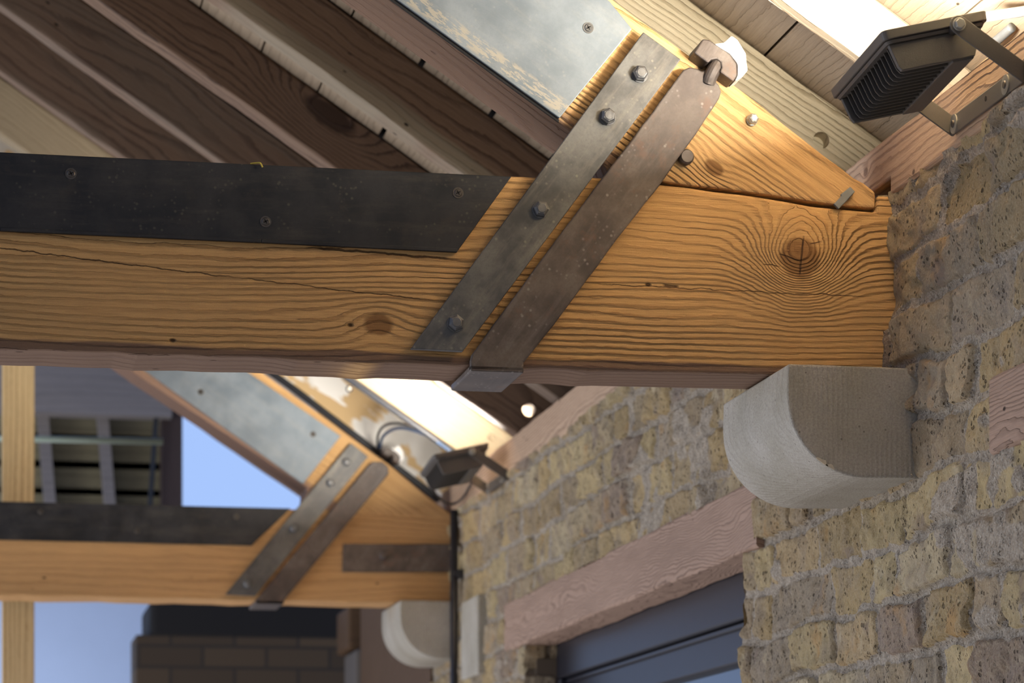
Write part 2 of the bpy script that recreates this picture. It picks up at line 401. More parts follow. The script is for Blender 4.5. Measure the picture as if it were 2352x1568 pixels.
M_CHIP = plain('fresh_stone', S(206, 196, 174), .9)
def stone():
    g = G('corbel_stone', rough=.85, spec=.2)
    n1 = g.noise(g.pos, 9, 4, .6); n2 = g.noise(g.pos, 320, 3, .7)
    X_ = g.dot(g.pos, (1, 0, 0)); Z_ = g.dot(g.pos, (0, 0, 1)); Y_ = g.dot(g.pos, (0, 1, 0))
    tool = g.M('SINE', g.add(g.mul(g.add(X_, g.mul(Y_, .3)), 900), g.mul(g.noise(g.pos, 20, 2), 8)))
    tool = g.mul(tool, g.rng(g.noise(g.vec(g.mul(X_, 12), g.mul(Y_, 12), g.mul(Z_, 5)), 1.0, 2), .35, .65))
    c = g.mix(g.rng(n1, .3, .7), S(158, 152, 136), S(180, 174, 162)); c = g.mix(g.rng(n2, .4, .75, 0, .5), c, S(112, 104, 94))
    c = g.mix(g.mul(g.rng(tool, .2, 1), .22), c, S(120, 112, 98))
    vd = g.voro(g.pos, 55); c = g.mix(g.mul(g.rng(vd, .06, .1, 1, 0), .6), c, S(74, 66, 58))
    g.color(c); g.bump(g.add(g.mul(tool, .22), g.add(n2, g.mul(n1, .6))), .0014); return g.m
M_STONE = stone()

def brickmat():
    g = G('stock_brick', rough=.92, spec=.15)
    a = g.t.nodes.new('ShaderNodeAttribute'); a.attribute_name = 'tone'
    b = g.t.nodes.new('ShaderNodeAttribute'); b.attribute_name = 'mortar'
    n1 = g.noise(g.pos, 38, 5, .65); n2 = g.noise(g.pos, 300, 4, .7); n3 = g.noise(g.pos, 700, 2, .6); n4 = g.noise(g.pos, 11, 3, .6)
    c = a.outputs['Color']
    c = g.mix(g.rng(n1, .42, .7, 0, .5), c, S(150, 128, 96))
    c = g.mix(g.rng(n4, .5, .72, 0, .55), c, S(128, 118, 112))
    c = g.mix(g.rng(n2, .45, .8, 0, .55), c, S(205, 190, 160))
    c = g.mix(g.rng(g.noise(g.pos, 8, 4, .6), .58, .70, 0, .6, True), c, S(176, 138, 88))
    c = g.mix(g.rng(g.noise(g.vec(g.add(g.dot(g.pos, (0, 1, 0)), 7.0), g.dot(g.pos, (0, 0, 1)), 3.0), 9, 3, .6), .60, .68, 0, .65, True), c, S(132, 116, 104))
    c = g.mix(g.rng(g.noise(g.vec(g.add(g.dot(g.pos, (0, 1, 0)), 3.0), g.dot(g.pos, (0, 0, 1)), 9.0), 12, 4, .65), .60, .68, 0, .45, True), c, S(196, 182, 152))
    wp = g.add(g.mul(n2, .5), 0)
    vd = g.voro(g.vec(g.mul(g.dot(g.pos, (1, 0, 0)), 150), g.mul(g.dot(g.pos, (0, 1, 0)), 190), g.mul(g.dot(g.pos, (0, 0, 1)), 120)), 1.0); sel = g.rng(g.noise(g.pos, 45, 2), .46, .58)
    pit = g.mul(g.rng(vd, .2, .34, 1, 0, True), sel)
    vd2 = g.voro(g.pos, 55); pit2 = g.mul(g.rng(vd2, .12, .2, 1, 0, True), g.rng(g.noise(g.pos, 20, 1), .52, .56))
    pit = g.M('MAXIMUM', pit, pit2)
    c = g.mix(g.mul(pit, .62), c, S(66, 56, 46))
    mc = g.mix(g.rng(n1, .35, .7), S(170, 156, 136), S(128, 116, 100)); mc = g.mix(g.rng(n2, .45, .72, 0, .7), mc, S(212, 202, 186))
    mc = g.mix(g.mul(g.rng(g.voro(g.pos, 170), .18, .3, 1, 0), .5), mc, S(92, 84, 78))
    mm = g.M('ADD', b.outputs['Fac'], g.mul(g.M('SUBTRACT', n1, .5), .6)); mm = g.rng(mm, .4, .6)
    g.color(g.mix(mm, c, mc))
    g.bump(g.add(g.add(g.mul(n1, 1.2), g.mul(n2, .9)), g.add(g.mul(pit, -1.3), g.mul(n3, .25))), .0035); return g.m
M_BRICK = brickmat()

# ---------------------------------------------------------------- the brick wall (height field with real relief)
rs = np.random.RandomState(7)
LAT = rs.rand(6, 256, 256)
def vnoise(a, b, f, k=0):
    a = a * f + 17.3 * k; b = b * f + 5.1 * k
    ia = np.floor(a).astype(int); ib = np.floor(b).astype(int); fa = a - ia; fb = b - ib
    fa = fa * fa * (3 - 2 * fa); fb = fb * fb * (3 - 2 * fb); L = LAT[k % 6]
    q = lambda i, j: L[i % 256, j % 256]
    return (q(ia, ib) * (1 - fa) + q(ia + 1, ib) * fa) * (1 - fb) + (q(ia, ib + 1) * (1 - fa) + q(ia + 1, ib + 1) * fa) * fb - .5
def sst(x, a, b):
    t = np.clip((x - a) / (b - a), 0, 1); return t * t * (3 - 2 * t)
PAL = np.array([S(*c)[:3] for c in [(176, 156, 114), (168, 146, 106), (160, 141, 108), (182, 162, 120), (166, 144, 108), (154, 136, 110), (172, 148, 104),
                                    (158, 140, 112), (170, 152, 120), (160, 138, 98), (178, 162, 130), (140, 122, 106), (152, 138, 118)]])
def brick_field(Yg, Zg, z0=2.060, course=.0785, seed=3):
    wy = Yg + vnoise(Yg, Zg, 9, 0) * .022 + vnoise(Yg, Zg, 30, 1) * .009 + vnoise(Yg, Zg, 90, 2) * .004
    wz = Zg + vnoise(Yg, Zg, 7, 2) * .018 + vnoise(Yg, Zg, 26, 3) * .010 + vnoise(Yg, Zg, 90, 4) * .004
    row = np.floor((wz - z0) / course).astype(int); fz = (wz - z0) - row * course
    R = np.random.RandomState(seed)
    H = np.zeros_like(Yg); MO = np.zeros_like(Yg); T = np.zeros(Yg.shape + (3,))
    for r in range(row.min(), row.max() + 1):
        m = row == r
        if not m.any(): continue
        y = -1.6 + R.uniform(-.2, 0); edges = [y]; hdr = (r % 2 == 0)
        while y < 5.2:
            y += (0.112 if (hdr or R.rand() < .12) else 0.222) * R.uniform(.9, 1.1); edges.append(y); 
            if R.rand() < .5 and hdr: hdr = False
            elif R.rand() < .25: hdr = True
        edges = np.array(edges); k = np.clip(np.searchsorted(edges, wy[m]) - 1, 0, len(edges) - 2)
        dl = np.minimum(wy[m] - edges[k], edges[k + 1] - wy[m]); dz = np.minimum(fz[m], course - fz[m])
        jw = R.uniform(.003, .009, len(edges))
        d = np.minimum(dl - jw[k], dz - .0040 - R.uniform(-.001, .003))
        # rounded, worn corners
        cr = np.minimum(dl, dz + .004); d = np.minimum(d, (dl + dz - .016) * .8)
        proud = R.uniform(-.007, .007, len(edges)); tl = R.uniform(-.05, .05, len(edges)); tl2 = R.uniform(-.06, .06, len(edges))
        miss = R.rand(len(edges)) < .05; proud[miss] -= .012
        face = proud[k] + tl[k] * (wy[m] - (edges[k] + edges[k + 1]) / 2) * .6 + tl2[k] * (fz[m] - course / 2)
        s = sst(d, -.0015, .0045)
        smear = sst(vnoise(Yg[m], Zg[m], 6.5, 5) + vnoise(Yg[m], Zg[m], 31, 4) * .25, .32, .42)
        MO[m] = np.maximum(1 - sst(d, -.001, .0025), smear * .75)
        H[m] = face * s + (-.008) * (1 - s) + smear * .004
        pc = PAL[R.randint(0, len(PAL), len(edges))] * R.uniform(.80, 1.14, (len(edges), 1))
        T[m] = pc[k]
    H += vnoise(Yg, Zg, 45, 0) * .010 + vnoise(Yg, Zg, 22, 5) * .006 + vnoise(Yg, Zg, 130, 1) * .0035 + vnoise(Yg, Zg, 5, 3) * .010 + vnoise(Yg, Zg, 300, 2) * .0012
    return H, MO, T

LZ0, LZ1, LY0, LY1 = 2.132, 2.246, 0.66, 2.86       # door lintel
OY0, OY1 = 0.772, 2.66                                # opening
def wall():
    ys = np.concatenate([np.arange(-1.15, .95, .0028), np.arange(.95, 3.97, .0055)])
    zs = np.arange(1.45, 2.556, .0028)
    Yg, Zg = np.meshgrid(ys, zs, indexing='ij')
    H, MO, T = brick_field(Yg, Zg)
    jag = vnoise(Yg, Zg, 30, 4) * .012 + vnoise(Yg, Zg, 12, 2) * .012
    # cut-outs: lintels, opening
    def inside(y0, y1, z0, z1): return (Yg > y0) & (Yg < y1) & (Zg > z0) & (Zg < z1)
    hole = inside(LY0 + .012, LY1 - .01, LZ0 + .004, LZ1 - .008) | ((Yg > OY0 + jag) & (Yg < OY1 + jag) & (Zg < LZ0 + .01))
    hole |= inside(-.9, -.408, 2.133, 2.220)
    # sides of the opening roll back into the reveal
    dn = np.where((Zg < LZ0), OY0 + jag - Yg, 1); H -= np.where((dn > 0) & (dn < .02), (1 - dn / .02) ** 2 * .02, 0)
    df = np.where((Zg < LZ0), Yg - OY1 - jag, 1); H -= np.where((df > 0) & (df < .014), (1 - df / .014) ** 2 * .014, 0)
    # ragged top of the wall beside the near plate
    near = sst(-Yg, -.25, .05)
    H += sst(Zg, 2.50, 2.556) * .004 * (1 - near)
    pts = np.stack([-H, Yg, Zg], -1).reshape(-1, 3)
    # near the truss the wall bulges out round the beam end and over the plate foot
    ny, nz = Yg.shape; idx = np.arange(ny * nz).reshape(ny, nz)
    hv = hole
    q = np.stack([idx[:-1, :-1], idx[1:, :-1], idx[1:, 1:], idx[:-1, 1:]], -1)
    keep = ~(hv[:-1, :-1] & hv[1:, :-1] & hv[1:, 1:] & hv[:-1, 1:]); keep &= ~(hv[:-1, :-1] | hv[1:, 1:])
    F = q[keep].reshape(-1, 4)
    # reveal strips
    vs = [pts]; fs = [F]; cols = [T.reshape(-1, 3)]; mo = [MO.reshape(-1)]; off = len(pts)
    for yy, sgn in ((OY0, -1), (OY1, 1)):
        xs = np.arange(0.006, .30, .004); zz = np.arange(1.45, LZ0 + .002, .004)
        Xr, Zr = np.meshgrid(xs, zs[zs < LZ0 + .004] if False else zz, indexing='ij')
        h, m2, t2 = brick_field(Xr + 3.1 + sgn, Zr)
        jr = vnoise(np.full_like(Xr, yy), Zr, 30, 4) * .012 + vnoise(np.full_like(Xr, yy), Zr, 12, 2) * .012
        p = np.stack([Xr, yy + jr + sgn * (.002 - h * .8), Zr], -1).reshape(-1, 3)
        a, b = Xr.shape; ii = np.arange(a * b).reshape(a, b) + off
        fs.append(np.stack([ii[:-1, :-1], ii[1:, :-1], ii[1:, 1:], ii[:-1, 1:]], -1).reshape(-1, 4))
        vs.append(p); cols.append(t2.reshape(-1, 3)); mo.append(m2.reshape(-1)); off += len(p)
    V = np.concatenate(vs).astype(np.float32); F = np.concatenate(fs).astype(np.int32); Cc = np.concatenate(cols); Mo = np.concatenate(mo)
    me = bpy.data.meshes.new('wall_right')
    me.vertices.add(len(V)); me.vertices.foreach_set('co', V.ravel())
    me.loops.add(F.size); me.loops.foreach_set('vertex_index', F.ravel())
    me.polygons.add(len(F)); me.polygons.foreach_set('loop_start', np.arange(0, F.size, 4, dtype=np.int32))
    me.update(calc_edges=True); me.validate()
    at = me.color_attributes.new('tone', 'FLOAT_COLOR', 'POINT')
    at.data.foreach_set('color', np.concatenate([Cc, np.ones((len(Cc), 1))], 1).astype(np.float32).ravel())
    am = me.attributes.new('mortar', 'FLOAT', 'POINT'); am.data.foreach_set('value', Mo.astype(np.float32))
    me.polygons.foreach_set('use_smooth', np.ones(len(F), dtype=bool))
    me.materials.append(M_BRICK)
    o = bpy.data.objects.new('wall_right', me); COL.objects.link(o)
    setp(o, 'rough yellow stock brick wall with pale mortar beneath the timber wall plate', 'wall', kind='structure')
    # solid backing of the wall behind the relief, with the same opening
    b = MB()
    b.box((.035, -1.15, 1.45), (.30, OY0 + .02, 2.10)); b.box((.035, OY1 - .0, 1.45), (.30, 3.97, 2.10))
    b.box((.035, -1.15, 2.10), (.30, OY0 - .1, 2.13)); b.box((.035, OY1 + .1, 2.10), (.30, 3.97, 2.13))
    b.box((.155, -1.15, 2.13), (.30, 3.97, 2.54))
    b.box((.035, -.40, 2.13), (.155, -.02, 2.54)); b.box((.035, .14, 2.25), (.155, 3.97, 2.54))
    b.build('wall_backing', plain('brick_core', S(96, 84, 70), .95), o)
wall()

# ---------------------------------------------------------------- roof: boards and rafters
def ztop(x): return 2.783 - 0.66 * x
RN = Vector(UPR); RD = Vector(DIRR)
def roof_pt(s, y, lift=0.0):       # s runs up the slope from the wall
    return Vector((0, y, ztop(0))) - RD * s + RN * lift
mb = MB(); s = -.36; rnd = random.Random(5)
while s < 3.6:
    wv = rnd.uniform(.135, .16); gap = rnd.choice((.002, .004, .008, .011))
    y0 = -2.2
    mb.obox(roof_pt(s, y0, .001), -RD * (wv - gap), Vector((0, 7.4, 0)), RN * .02); s += wv
mb.build('ceiling', M_BOARD, label='grey-brown sawn boards of the sloping roof seen between the rafters', cat='ceiling', kind='structure')
mb = MB(); mb.obox(roof_pt(-.4, -2.3, .026), -RD * 3.9, Vector((0, 7.6, 0)), RN * .03)
mb.build('trim_1', M_ROOF, label='dark roof underlay showing black in the gaps between roof boards', cat='roof', kind='structure')

def drill(o, c, r, depth):
    m = MB(); m.cyl(Vector(c) - Vector((0, .02, 0)), (0, 1, 0), r, depth, 32)
    cut = m.build('cutter', M_RAFT)
    md = o.modifiers.new('h', 'BOOLEAN'); md.operation = 'DIFFERENCE'; md.solver = 'EXACT'; md.object = cut
    dg = bpy.context.evaluated_depsgraph_get(); dg.update()
    me = bpy.data.meshes.new_from_object(o.evaluated_get(dg)); o.modifiers.clear(); o.data = me
    bpy.data.objects.remove(cut)

def rafter(y, label, mat, vd=.131, w=.052, s1=3.5, group='rafters under the roof boards', seed=1):
    h = vd * math.cos(SL) - .001
    foot = Vector((0.22, y, ztop(0.22) - vd)); topp = foot - RD * s1
    vs, fs = timber(topp, foot, UPR, h, Vector((0, w, 0)), None, Vector((1, 0, 0)), ch=.004, jit=.0022, seed=seed, step=.06)
    return mk('rafter', vs, fs, mat, label=label, cat='rafter', group=group, smooth=False)
def low(u, v, y): p = U(u, v, y); return ztop(p.x) - p.z
def low2(a, b, y): return (low(a[0], a[1], y) + low(b[0], b[1], y)) / 2
rA = rafter(.33, 'bare pine rafter with a round drilled hole, just above the near truss foot', M_RAFTL, vd=.14, seed=2)
h = U(1886, 322, .33); drill(rA, (h.x, .33, h.z), .013, .05)
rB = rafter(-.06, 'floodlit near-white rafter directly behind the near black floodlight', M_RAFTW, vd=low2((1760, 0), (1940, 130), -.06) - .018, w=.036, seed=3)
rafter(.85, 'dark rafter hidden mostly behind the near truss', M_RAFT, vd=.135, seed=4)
rafter(1.33, 'brown rafter with light painted in along its lower edge, nearest behind the long dark steel plate', M_RAFTM, vd=low2((500, 0), (1078, 398), 1.33), w=.062, seed=5)
rafter(1.84, 'dark rafter with oval cathedral grain, second from the near truss', M_RAFTK, vd=low2((219, 0), (600, 260), 1.84), w=.07, seed=6)
rafter(2.29, 'dark plain-faced rafter, third from the near truss', M_RAFT, vd=.135, w=.06, seed=7)
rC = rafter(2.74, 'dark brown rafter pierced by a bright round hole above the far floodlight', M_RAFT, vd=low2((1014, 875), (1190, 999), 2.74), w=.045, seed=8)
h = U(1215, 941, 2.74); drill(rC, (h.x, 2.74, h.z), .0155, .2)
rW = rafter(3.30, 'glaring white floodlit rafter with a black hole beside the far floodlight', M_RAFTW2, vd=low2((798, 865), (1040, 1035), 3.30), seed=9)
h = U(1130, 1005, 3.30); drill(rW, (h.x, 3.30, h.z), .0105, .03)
g = G('patched_rafter', rough=.85)
pn = g.noise(g.vec(g.mul(g.dot(g.pos, DIRR), 7), g.mul(g.dot(g.pos, UPR), 16), 0.0), 1.0, 3, .5)
g.color(g.mix(g.rng(pn, .44, .47), S(206, 176, 132), g.mix(g.rng(g.noise(g.pos, 5, 2), .4, .55), S(206, 202, 196), S(244, 242, 238)))); g.bump(pn, .003)
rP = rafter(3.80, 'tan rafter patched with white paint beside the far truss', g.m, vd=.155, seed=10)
for i, y in enumerate((4.25, 4.7, 5.15)):
    rafter(y, 'dim rafter far down the room beyond the second truss', M_RAFT, seed=12 + i)
rafter(-.62, 'rafter overhead just outside the picture edge', M_RAFTL, seed=20)
m = MB(); m.box((.16, -1.3, 2.6), (.19, 5.3, 2.75)); m.build('trim_2', M_ROOF, label='added dark board blocking light leaks behind the wall plate', cat='light blocker', kind='structure')  # added unseen board, stops light leaking in behind the wall

# ---------------------------------------------------------------- wall plate and lintels
b = MB()
plate = empty('wall_plate', (0.06, .9, 2.549), 'long reddish pine wall plate running along the top of the brick wall', 'beam')
PZ0, PZ1 = 2.551, 2.637
# upper part runs right through; lower lip stops at the notch over the tie beam
vs, fs = timber((.002, 3.9, PZ0), (.002, .155, PZ0), (0, 0, 1), PZ1 - PZ0, Vector((.10, 0, 0)), ch=.004, jit=.002, seed=31, step=.05)
mk('beam_length', vs, fs, M_PLATE, plate)
vs, fs = timber((.002, .155, 2.575), (.002, -.006, 2.575), (0, 0, 1), PZ1 - 2.575, Vector((.10, 0, 0)), ch=.003, jit=.001, seed=31, step=.05)
mk('notched_length', vs, fs, M_PLATE, plate)
vs, fs = timber((.002, -.006, PZ0), (.002, -1.2, PZ0), (0, 0, 1), PZ1 - PZ0, Vector((.10, 0, 0)), ch=.004, jit=.002, seed=33, step=.05)
mk('beam_length', vs, fs, M_PLATE, plate)

vs, fs = timber((-.004, LY1, LZ0), (-.004, LY0, LZ0), (0, 0, 1), LZ1 - LZ0, Vector((.085, 0, 0)), ch=.005, jit=.002, seed=41, step=.04)
mk('timber_lintel', vs, fs, M_LINT, label='pinkish pine lintel with wavy raised grain above the dark window', cat='lintel')
vs, fs = timber((-.002, -.405, 2.128), (-.002, -1.1, 2.128), (0, 0, 1), .099, Vector((.085, 0, 0)), ch=.005, jit=.002, seed=42, step=.04)
mk('timber_lintel', vs, fs, M_LINT, label='cut end of a timber lintel set in the brickwork at the right picture edge', cat='lintel')

# ---------------------------------------------------------------- window in the opening
win = empty('window_1', (.1, 1.7, 1.45), 'dark painted window frame set back in the brick opening below the lintel', 'window', kind='structure')
zt = LZ0 + .0; zA = X(1696, 1430, .10).z; zB = X(1700, 1523, .115).z
b = MB(); b.box((.082, OY0 - .03, zA), (.17, OY1 + .03, zt + .02)); 
b.box((.082, OY0 - .03, 1.45), (.17, OY0 + .03, zA)); b.box((.082, OY1 - .04, 1.45), (.17, OY1 + .03, zA))
b.build('window_frame', M_FRAME, win, bevel=.004)
b = MB(); b.box((.105, OY0 + .03, zB), (.155, OY1 - .04, zA)); b.box((.105, OY0 + .03, 1.45), (.155, OY0 + .09, zB)); b.box((.105, OY1 - .10, 1.45), (.155, OY1 - .04, zB))
b.box((.095, OY0 + .035, zA - .012), (.16, OY1 - .045, zA - .002))
b.build('sash', M_FRAME, win, bevel=.003)
b = MB(); b.box((.128, OY0 + .09, 1.45), (.134, OY1 - .1, zB)); b.build('pane', M_GLASS, win)

# ---------------------------------------------------------------- corbels
def corbel(dy, label, seed, dz=0.0, dx=0.0):
    prof = [(.06, 2.2915), (-.1755, 2.2915), (-.1765, 2.25), (-.174, 2.215)]
    prof = prof[:3]
    for i in range(1, 13):
        t = i / 12 * math.pi / 2
        prof.append((-.068 - .108 * math.cos(t), 2.246 - .1065 * math.sin(t)))
    prof += [ (-.03, 2.1405), (.06, 2.141)]
    poly = dens([Vector((x + (dx if x < 0 else 0), -.1 + dy, z + dz)) for x, z in prof], .02, .0006, seed)
    m = MB(); m.prism(poly, (0, .335, 0))
    o = m.build('stone_corbel', M_STONE, label=label, cat='corbel', group='stone corbels', bevel=.0035, seg=3, ang=.9)
    if dy == 0:
        rnd = random.Random(9)
        for t, sz in ((.62, .010), (.70, .007)):
            a = t * math.pi / 2; c = Vector((-.068 - .107 * math.cos(a), -.1003, 2.246 - .1055 * math.sin(a))); tg = Vector((math.sin(a), 0, -math.cos(a)))
            nr = Vector((math.cos(a), 0, math.sin(a))); mm = MB()
            pts = [c + tg * (sz * q) + nr * (.0045 * abs(math.cos(q * 1.5)) * rnd.uniform(.5, 1.2) + .001) for q in (-1, -.6, -.2, .3, .7, 1)] + [c + tg * sz - nr * .0004, c - tg * sz - nr * .0004]
            mm.prism(pts, (0, -.0012, 0)); mm.build('chipped_edge', M_CHIP, o, label='pale fresh chip')
    return o
corbel(0, 'large rounded grey stone corbel under the end of the near tie beam', 1)
corbel(3.64, 'blurred pale stone corbel under the far tie beam beside the black pipe', 2, .0245, .024)
b = MB(); b.box((-.010, 3.185, 2.10), (.05, 3.43, 2.300)); b.build('padstone', M_STONE, label='flat grey stone block in the brickwork beside the far corbel', cat='stone', bevel=.004)

# ---------------------------------------------------------------- fixings
def hexbolt(c, r, hgt, parent, name='bolt', n=6, mat=None, rot=.3, washer=False):
    m = MB(); c = Vector(c)
    if n == 6:
        m.cyl(c, (0, -1, 0), r, hgt * .8, 6, rot=rot); m.cyl(c - Vector((0, hgt * .8, 0)), (0, -1, 0), r * .96, hgt * .25, 6, r2=r * .72, rot=rot)
        m.cyl(c - Vector((0, hgt * 1.05, 0)), (0, -1, 0), r * .62, hgt * .07, 20, r2=r * .5)
        m.cyl(c, (0, -1, 0), r * 1.04, hgt * .12, 24)
    else:
        m.cyl(c, (0, -1, 0), r, hgt * .7, 24); m.cyl(c - Vector((0, hgt * .7, 0)), (0, -1, 0), r, hgt * .3, 24, r2=r * .8)
    return m.build(name, mat or M_BOLT, parent, bevel=.0005)
def screw(c, parent, r=.0078, mat=None):
    m = MB(); c = Vector(c)
    m.cyl(c + Vector((0, .0004, 0)), (0, -1, 0), r, .0012, 28, r2=r * .97)
    for k in range(28):
        pass
    m.cyl(c - Vector((0, .0008, 0)), (0, -1, 0), r * .72, .0012, 24, r2=r * .55)
    o = m.build('screw', mat or M_SCREW, parent)
    m = MB()
    for a in (.5, .5 + math.pi / 2):
        d = Vector((math.cos(a), 0, math.sin(a))) * r * .42; e_ = Vector((-math.sin(a), 0, math.cos(a))) * r * .1
        p = c - Vector((0, .0021, 0)); m.prism([p - d - e_, p + d - e_, p + d + e_, p - d + e_], (0, -.0002, 0))
    m.build('cross_slot', M_ROOF, o)
    return o
def slab(px, y, t, name, mat, parent=None, step=.05, jit=0.0, seed=1, bevel=.0012, **k):
    """steel plate: outline on the front plane y-t, extruded back to y"""
    poly = [U(u, v, y - t) for u, v in px]
    if jit: poly = dens(poly, step, jit, seed)
    m = MB(); m.prism(poly, (0, t, 0)); return m.build(name, mat, parent, bevel=bevel, **k)

# ---------------------------------------------------------------- near truss
TW = .125
tiepx = [(1175, 404), (1245, 407), (1400, 409), (1520, 424), (1700, 446), (1920, 479), (2012, 487), (2014, 450), (2075, 450)]
zb = 2.2925
poly = [Vector((-3.6, 0, 2.5525))] + [U(u, v, 0) for u, v in tiepx] + [Vector((.07, 0, zb + .004)), Vector((-.4, 0, zb - .001)), Vector((-1.2, 0, zb)), Vector((-3.6, 0, zb))]
m = MB(); m.prism(dens(poly, .03, .0022, 5, keep=(0, 10, 13)), (0, TW, 0))
m.build('tie_beam', M_TIE, label='big orange-brown pine tie beam crossing the picture with a large round knot', cat='beam', group='tie beams', bevel=.004, ang=.7)

dline = (Vector(U(1937, 387, 0)) - Vector(U(1410, 0, 0))).normalized()
top_up = U(1410, 0, 0) - dline * 2.2
lowp = U(1300, 293, 0); low_up = lowp - dline * ((lowp - top_up).dot(dline))
ppx = [(1410, 0), (1500, 66), (1600, 139), (1690, 197), (1800, 284), (1937, 388), (1962, 408), (1985, 420), (2011, 441), (2011, 478), (1920, 470), (1700, 438), (1520, 415), (1400, 401), (1330, 388), (1262, 345)]
poly = [top_up] + [U(u, v, 0) for u, v in ppx] + [U(1262, 268, 0), low_up]
poly = [top_up] + [U(u, v, 0) for u, v in ppx[:-2]] + [U(1352, 330, 0), lowp, low_up]
m = MB(); m.prism([p for p in dens(poly, .03, .002, 8, keep=(0, len(poly) - 1, len(poly) - 2))], (0, TW, 0))
m.build('principal_rafter', M_PRIN, label='pine principal rafter landing on the near tie beam, sharp tapered foot by the wall', cat='rafter', group='principal rafters', bevel=.0035, ang=.7)

fp = empty('flitch_plate', U(600, 530, 0), 'long dark blackened steel plate screwed along the near tie beam', 'steel plate', 'dark steel plates')
pxs = [(-900, 306), (0, 349), (600, 378), (1175, 405), (1050, 578), (600, 556), (0, 529), (-900, 495)]
m = MB(); m.prism([U(u, v, -.006) for u, v in pxs], (0, .006, 0)); 
P_ = [U(u, v, -.006) for u, v in pxs]
m.build('plate', M_BLACKP, fp, bevel=.0012)
m = MB()
for a, c_ in ((P_[4], P_[5]), (P_[5], P_[6]), (P_[6], P_[7])):
    m.prism([a + Vector((0, -.002, .004)), c_ + Vector((0, -.002, .004)), c_ + Vector((0, -.002, -.001)), a + Vector((0, -.002, -.001))], (0, .006, 0))
m.build('lower_lip', M_BLACKP, fp, bevel=.001)
for u, v in ((163, 399), (610, 509), (1052, 443)): screw(U(u, v, -.006), fp)
gp = empty('flitch_plate', U(1285, 270, 0), 'pale grey steel plate with flaking edge on the near principal rafter', 'steel plate', 'grey steel plates')
up = Vector(top_up) ; 
q0, q1, q2 = U(1285, 271, -.006), U(1452, 66, -.006), U(1400, 2, -.006)
d2 = (U(1285, 271, -.006) - U(913, 0, -.006)).normalized()
m = MB(); m.prism([q0, q1, q2, q2 - d2 * 1.9, q0 - d2 * 2.2], (0, .006, 0)); m.build('plate', M_GALV, gp, bevel=.0012)
screw(U(1351, 64, -.006), gp, mat=M_BOLT)
m = MB(); m.prism([q0 + Vector((.0, .004, -.001)), q0 + Vector((-.0, .004, -.005)), q0 - d2 * 2.2 + Vector((0, .004, -.005)), q0 - d2 * 2.2 + Vector((0, .004, 0))], (0, .003, 0))
m.build('packing_strip', M_ROOF, gp)

st = empty('bolted_strap', U(1063, 806, 0), 'flat steel strap with four hex bolts across near tie beam and rafter', 'strap', 'bolted straps')
poly = [U(u, v, -.020) for u, v in [(1478, 73), (1564, 136), (1063, 807), (943, 801)]]
m = MB(); m.prism(poly, (0, .009, 0)); m.build('strap', M_STRAP, st, bevel=.0012)
m = MB(); m.prism([p + Vector((0, .009, 0)) + (Vector(U(1250, 440, -.011)) - p) * .10 for p in poly], (0, .008, 0)); m.build('packing_strip', M_ROOF, st)
for i, (u, v) in enumerate(((1469, 171), (1395, 269), (1241, 482), (1046, 743))): hexbolt(U(u, v, -.020), .0112, .011, st, rot=.2 + i * .5)

ir = empty('stirrup_strap', U(1160, 882, 0), 'rusty old iron strap wrapping under the near tie beam, neck clamped by a block', 'strap', 'stirrup straps')
ipx = [(1561, 172), (1570, 160), (1584, 154), (1600, 157), (1612, 163), (1622, 160), (1630, 150), (1652, 150), (1645, 162), (1637, 172), (1640, 182), (1652, 195), (1657, 210), (1652, 226), (1640, 245),
       (1600, 306), (1560, 360), (1525, 412), (1440, 520), (1350, 640), (1290, 722), (1203, 832), (1081, 829), (1084, 814), (1180, 683), (1300, 520), (1430, 349), (1500, 256)]
poly = [U(u, v, -.022) for u, v in ipx]
m = MB(); m.prism(dens(poly, .02, .0007, 3), (0, .010, 0)); m.build('strap', M_IRON, ir, bevel=.002)
p1, p2 = U(1081, 829, -.022), U(1203, 832, -.022)
m = MB(); z_ = zb - .002
a0, a1 = p1.copy(), p2.copy()
m.prism([a0 + Vector((0, 0, .003)), a1 + Vector((0, 0, .003)), Vector((a1.x - .0, -.022, z_ - .009)), Vector((a0.x + .0, -.022, z_ - .009))], (0, .010, 0))
sh = 0.0
m.prism([Vector((a0.x, -.022, z_ - .010)), Vector((a1.x, -.022, z_ - .010)), Vector((a1.x + sh, TW + .012, z_ - .010)), Vector((a0.x + sh, TW + .012, z_ - .010))], (0, 0, .009))
m.build('under_strap', M_IRON, ir, bevel=.002)
nut = empty('clamp_block', U(1640, 150, 0), 'rusty iron block capped with white mortar holding the strap neck on near rafter', 'clamp', 'clamp blocks')
tn = U(1640, 160, 0)
e1 = dline; e3 = Vector((-dline.z, 0, dline.x)) if dline.x > 0 else Vector((dline.z, 0, -dline.x))
